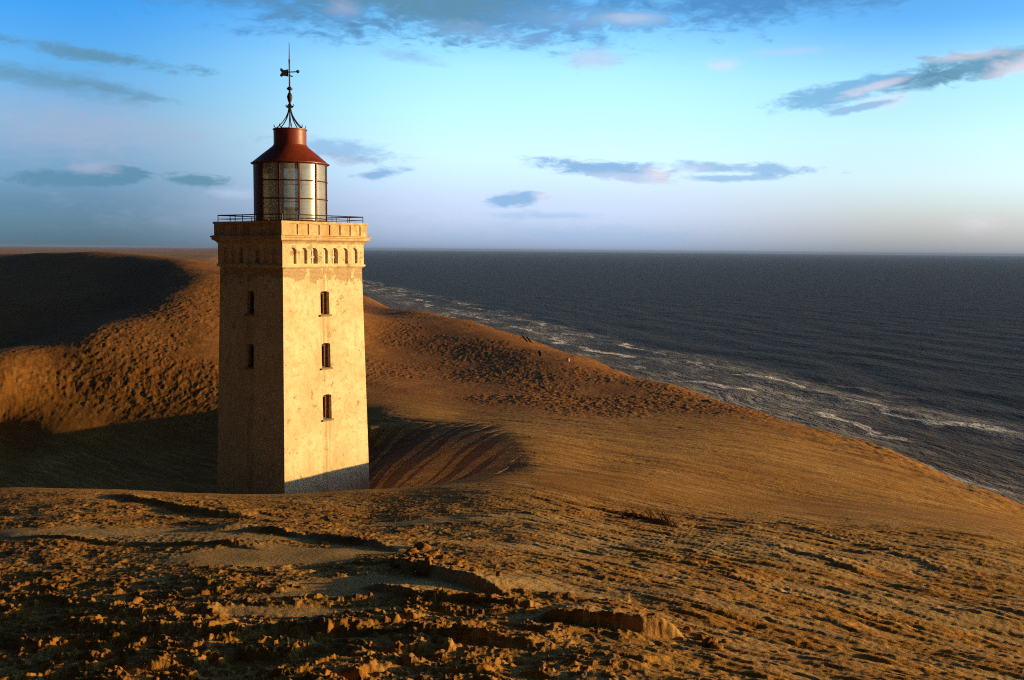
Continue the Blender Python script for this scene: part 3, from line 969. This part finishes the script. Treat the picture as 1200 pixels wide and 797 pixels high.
# parapet with seven sunk panels a side
PH = 3.32
mb = MB()
hp = lambda z: PH
pb_ = .80
pcs = [(i - 3) * .82 for i in range(7)]
for f in range(4):
    wall_face(mb, f, hp, .743, 1.44, [(c, .64, .79, 1.41, .06, 0) for c in pcs])
IN = 2.98
for f in range(4):
    mb.quad(P(f, -IN, .743, IN), P(f, IN, .743, IN), P(f, IN, 1.44, IN), P(f, -IN, 1.44, IN))
square_ring(mb, [(PH, 1.44), (PH + .05, 1.44), (PH + .05, 1.57), (IN - .03, 1.57), (IN - .03, 1.44), (IN, 1.44)])
mb.build('parapet', M_PARAPET, lh)
mb = MB(); mb.box(-2.97, 2.97, -2.97, 2.97, Z(.76), Z(.95)); mb.build('gallery_floor', M_SILL, lh)

# gallery rail
mb = MB()
RH = 3.14
for f in range(4):
    for rel, rad in ((1.96, .035), (1.74, .02)):
        mb.tube([P(f, -RH, rel, RH), P(f, RH, rel, RH)], rad, 6)
    for s in np.linspace(-RH, RH, 6)[:-1]:
        mb.tube([P(f, s, 1.5, RH), P(f, s, 1.96, RH)], .028, 6)
mb.build('gallery_rail', M_IRON, lh)

# lantern
LR = 2.24
phi0 = -math.pi / 2 + R(-35) + R(90) - FACE_A          # local angle helper: heading h right of "towards camera" -> local angle h - FACE_A


def loc_ang(heading):
    return R(heading) - FACE_A


LZ0, LZ1 = .95, 5.16
mb = MB()
mb.lathe([(LR + .04, Z(LZ0)), (LR + .04, Z(1.62)), (LR - .05, Z(1.62))], 48, cap=False)
mb.build('lantern_base', M_REDDARK, lh, True)
# iron blind panels on the land side
mb = MB()
mb.lathe([(LR - .04, Z(1.62)), (LR, Z(1.62)), (LR, Z(LZ1)), (LR - .04, Z(LZ1)), (LR - .04, Z(1.62))], 20, a0=loc_ang(205), a1=loc_ang(325), cap=False)
mb.build('blind_panel', M_REDDARK, lh, True)
lg = MB()
heads = [-35 + 30 * k for k in range(9)]
mb = MB()
rows = [1.66, 2.98, 4.07, 5.12]
for h in heads:
    a = loc_ang(h)
    o = Vector((math.cos(a), math.sin(a), 0)); t = Vector((-math.sin(a), math.cos(a), 0))
    mb.obox(o * LR + Vector((0, 0, (Z(1.62) + Z(LZ1)) / 2)), t, o, Vector((0, 0, 1)), .045, .055, (LZ1 - 1.62) / 2)
for rel in rows:
    pts = [(LR * math.cos(loc_ang(x)), LR * math.sin(loc_ang(x)), Z(rel)) for x in np.linspace(-35, 205, 49)]
    mb.tube(pts, .042, 6)
gz = mb.build('glazing_bars', M_REDDARK, lh)
for i in range(8):
    g = MB()
    g.lathe([(LR - .012, Z(1.70)), (LR - .012, Z(5.10))], 8, a0=loc_ang(heads[i] + .9), a1=loc_ang(heads[i + 1] - .9), cap=False)
    g.build('glass_panel', M_GLASS, lh, True, fix=False)
# inside: lamp pedestal and a slanting ladder
mb = MB()
mb.lathe([(.5, Z(.95)), (.5, Z(1.2)), (.28, Z(1.35)), (.28, Z(2.3)), (.55, Z(2.4)), (.55, Z(2.5))], 20)
mb.build('lamp_pedestal', M_IRON, lh, True)
mb = MB()
fd = Vector((math.cos(loc_ang(12)), math.sin(loc_ang(12)), 0)); sdv = Vector((-math.sin(loc_ang(12)), math.cos(loc_ang(12)), 0))
for off in (-.15, .22):
    a = fd * 1.2 + sdv * (-.55 + off); b_ = fd * 1.0 + sdv * (-1.0 + off)
    mb.tube([(a.x, a.y, Z(.95)), (b_.x, b_.y, Z(2.9))], .03, 6)
for k in range(6):
    t = k / 6 + .1
    c = (fd * 1.2 + sdv * -.55).lerp(fd * 1.0 + sdv * -1.0, t)
    a = c + sdv * -.15; b_ = c + sdv * .22; z = Z(.95 + 1.95 * t)
    mb.tube([(a.x, a.y, z), (b_.x, b_.y, z)], .02, 5)
mb.build('inner_ladder', M_IRON, lh)

# roof
mb = MB()
mb.lathe([(LR - .1, Z(5.13)), (2.36, Z(5.13)), (2.40, Z(5.16)), (2.40, Z(5.20)), (2.30, Z(5.24)), (1.75, Z(5.70)), (1.30, Z(6.06)), (1.08, Z(6.24)), (1.02, Z(6.34))], 48)
roof = mb.build('roof', M_RED, lh, True)
mb = MB()
mb.lathe([(1.0, Z(6.30)), (1.0, Z(7.22)), (1.05, Z(7.24)), (1.05, Z(7.30)), (.96, Z(7.31)), (.5, Z(7.36))], 40)
mb.build('ventilator', M_RED, lh, True)
# finial: eight scrolled stays, a knop and a spire
mb = MB()
for k in range(8):
    a = 2 * math.pi * k / 8 + .2
    o = Vector((math.cos(a), math.sin(a), 0))
    pts = []
    for t in np.linspace(0, 1, 12):
        r = .06 + .72 * (1 - t) ** 2.1
        pts.append(o * r + Vector((0, 0, Z(7.38 + 1.35 * t))))
    curl = [o * (.78 + .13 * math.sin(q)) + Vector((0, 0, Z(7.46 - .10 * math.cos(q) + .03 * q))) for q in np.linspace(2.6, 0, 7)]
    mb.tube(curl + pts[1:] if False else pts, .032, 6)
    hook = [o * (.74 + .02) + Vector((0, 0, Z(7.37))), o * .88 + Vector((0, 0, Z(7.36))), o * .96 + Vector((0, 0, Z(7.44))), o * .95 + Vector((0, 0, Z(7.55)))]
    mb.tube(hook, .03, 6)
mb.build('scroll_stay', M_IRON, lh)
mb = MB()
mb.lathe([(.05, Z(8.55)), (.16, Z(8.66)), (.24, Z(8.72)), (.10, Z(8.78)), (.06, Z(8.9)), (.13, Z(9.1)), (.17, Z(9.28)), (.12, Z(9.45)), (.06, Z(9.55)), (.06, Z(9.66)), (.18, Z(9.74)), (.18, Z(9.80)), (.05, Z(9.9)), (.04, Z(11.1)), (.055, Z(11.5)), (.03, Z(11.6)), (.018, Z(12.55))], 14)
for k in range(4):
    a = math.pi / 2 * k + .5
    o = Vector((math.cos(a), math.sin(a), 0))
    mb.tube([o * .05 + Vector((0, 0, Z(8.62))), o * .2 + Vector((0, 0, Z(8.64))), o * .28 + Vector((0, 0, Z(8.74))), o * .22 + Vector((0, 0, Z(8.82)))], .025, 6)
fin = mb.build('spire', M_IRON, lh, True)
# weather vane across the line of sight: banner left, ball-tipped pointer right
vd = Vector((math.cos(loc_ang(102)), math.sin(loc_ang(102)), 0)); vn = Vector((-vd.y, vd.x, 0)); up = Vector((0, 0, 1))
mb = MB()
zc = Z(10.72)
shape = [(-.06, -.22), (-.06, .22), (-.34, .16), (-.52, .30), (-.56, .14), (-.46, .02), (-.58, -.16), (-.50, -.26), (-.34, -.18)]
for sgn in (1, -1):
    pass
fr_ = [vd * x + up * (zc + z) + vn * .02 for x, z in shape]; bk_ = [vd * x + up * (zc + z) - vn * .02 for x, z in shape]
k = len(shape)
mb.add(fr_ + bk_, [tuple(range(k)), tuple(reversed(range(k, 2 * k)))] + [(i, (i + 1) % k, k + (i + 1) % k, k + i) for i in range(k)])
mb.tube([vd * -.1 + up * (zc + .05), vd * .5 + up * (zc + .10)], .035, 6)
mb.tube([vd * .40 + up * (zc + .08), vd * .46 + up * (zc + .10), vd * .55 + up * (zc + .12), vd * .62 + up * (zc + .14)], [.02, .10, .10, .02], 8)
mb.tube([vd * .0 + up * (zc - .15), vd * .2 + up * (zc - .2)], .04, 6)
mb.build('weather_vane', M_IRON, lh)

# ------------------------------------------------------------------ small things on the sand
rnd = random.Random(11)
M_CLOD = simple_mat('crusted_sand', (.34, .165, .040), (.25, .11, .026), .95, 0, 5, .08, .6)
M_GRASS = simple_mat('withered_grass', (.17, .085, .028), (.10, .05, .018), .9, 0, 9, .1, .1)
M_BOARD = simple_mat('weathered_wood', (.05, .03, .018), (.03, .02, .012), .9, 0, 4, .1, .3)
M_STONE = simple_mat('pale_stone', (.62, .56, .46), (.5, .44, .36), .85, 0, 3, .2, .4)


def clod_mesh(seed, rough=.35):
    bm = bmesh.new()
    bmesh.ops.create_icosphere(bm, subdivisions=3, radius=1.0)
    r_ = np.random.RandomState(seed)
    o = r_.rand(3) * 50
    for v in bm.verts:
        p = v.co
        q = np.array([p.x * 1.4 + o[0]]), np.array([p.y * 1.4 + p.z * 1.9 + o[1]])
        n_ = float(fbm(q[0], q[1], 3)[0])
        n2 = round(float(perlin(q[0] * 1.7 + 9, q[1] * 1.7)[0]) * 3) / 3
        v.co = p * (1 + rough * n_ * 1.5 + .18 * n2)
        v.co.z *= .62
    me = bpy.data.meshes.new('sand_clod')
    bm.to_mesh(me); bm.free()
    me.materials.append(M_CLOD)
    me.polygons.foreach_set('use_smooth', [True] * len(me.polygons))
    return me


clod_meshes = [clod_mesh(i) for i in range(6)]


def scatter_clods(spots, label, group):
    for (u, v, size) in spots:
        x, y = hit(u, v)
        o = bpy.data.objects.new('sand_clod', rnd.choice(clod_meshes))
        o.location = (x, y, ground_z(x, y) + size * .22)
        o.scale = (size * rnd.uniform(.8, 1.4), size * rnd.uniform(.7, 1.1), size * rnd.uniform(.8, 1.2))
        o.rotation_euler = (rnd.uniform(-.3, .3), rnd.uniform(-.3, .3), rnd.uniform(0, 6.28))
        tag(link(o), label, 'sand clod', group)


scatter_clods([(488, 652, .15), (500, 647, .21), (511, 655, .17), (478, 660, .11), (524, 664, .12), (507, 668, .11), (540, 672, .11), (560, 680, .10), (470, 668, .09), (590, 688, .09), (535, 684, .07), (495, 676, .08),
               (482, 655, .10), (494, 660, .12), (517, 650, .10), (503, 657, .13), (530, 658, .09), (550, 676, .08), (486, 669, .08), (513, 672, .07), (574, 684, .07), (523, 676, .06), (545, 666, .07), (465, 661, .07)],
              'crumbly orange sand clod on the low mound left of the centre foreground', 'clods on the low mound')
scatter_clods([(829, 746, .12), (838, 752, .15), (846, 756, .11), (812, 735, .10), (770, 732, .09), (742, 730, .08), (856, 750, .07)],
              'small sand clod at the lit end of the foreground ledge', 'clods at the end of the ledge')

# withered stalks in a row on the brow
STALKS = 11
for i in range(STALKS):
    t = i / (STALKS - 1)
    u = 736 + 62 * t + rnd.uniform(-1.5, 1.5); v = 604 + 9 * t * t + 3 * t
    x, y = hit(u, v)
    z = ground_z(x, y)
    mb = MB()
    hgt = rnd.uniform(.26, .40) if t < .45 else rnd.uniform(.45, .66)
    for k in range(rnd.choice((3, 4, 5))):
        lean = -rnd.uniform(.35, .75) * hgt
        dx_ = rnd.uniform(-.06, .06); dyy = rnd.uniform(-.06, .06); hk = hgt * rnd.uniform(.6, 1.0)
        pts = [(dx_ + lean * q ** 1.3, dyy + rnd.uniform(-.01, .01), -0.04 + hk * q) for q in (0, .3, .6, .85, 1)]
        mb.tube(pts, [.024, .021, .018, .013, .005], 5)
    o = mb.build('grass_tuft', M_GRASS)
    o.location = (x, y, z)
    tag(o, 'withered brown grass tuft leaning in a short row on the sandy brow right of centre', 'grass tuft', 'withered tufts in a row on the brow')

# odd things on the far cliff edge


def board(u, v, length, lean, name, label, cat):
    x, y = hit(u, v)
    z = ground_z(x, y)
    mb = MB()
    top = Vector((lean * length, .0, length * math.sqrt(max(.05, 1 - lean * lean))))
    ax = Vector((1, 0, 0)) * .22; d = top
    V = []
    for c in (Vector((0, 0, -.3)), top):
        for s1, s2 in ((-1, -1), (1, -1), (1, 1), (-1, 1)):
            V.append(c + ax * s1 + Vector((0, .12, 0)) * s2)
    mb.add(V, [(3, 2, 1, 0), (4, 5, 6, 7), (0, 1, 5, 4), (1, 2, 6, 5), (2, 3, 7, 6), (3, 0, 4, 7)])
    o = mb.build(name, M_BOARD)
    o.location = (x, y, z)
    tag(o, label, cat)


board(619.5, 399.5, 2.0, -.72, 'slanting_board', 'dark slanting board on the cliff edge, left one of a close pair', 'board')
board(624.5, 400.5, 2.0, -.72, 'slanting_board', 'dark slanting board on the cliff edge, right one of a close pair', 'board')
board(634, 417, 1.0, -.35, 'leaning_post', 'single dark post leaning on the slope below the cliff edge', 'post')
x, y = hit(666, 423)
o = bpy.data.objects.new('pale_stone', clod_mesh(41, .2)); o.data.materials[0] = M_STONE
o.location = (x, y, ground_z(x, y) + .25); o.scale = (.42, .42, .5)
tag(link(o), 'small pale stone beside a dark hollow near the cliff edge', 'stone')


# ------------------------------------------------------------------ sea air
mb = MB()
mb.box(-41000, 41000, -41000, 41000, -27.0, EYE + 16.0)
hm = bpy.data.materials.new('sea_air'); hm.use_nodes = True
ht = hm.node_tree; ht.nodes.clear()
ho = ht.nodes.new('ShaderNodeOutputMaterial'); hv = ht.nodes.new('ShaderNodeVolumePrincipled')
hv.inputs['Color'].default_value = (.26, .45, 1.0, 1)
hv.inputs['Density'].default_value = 4.2e-5
hv.inputs['Anisotropy'].default_value = 0.0
ht.links.new(hv.outputs[0], ho.inputs['Volume'])
tag(mb.build('haze', hm), 'thin sea haze lying over the shore and the water', 'haze', kind='stuff')
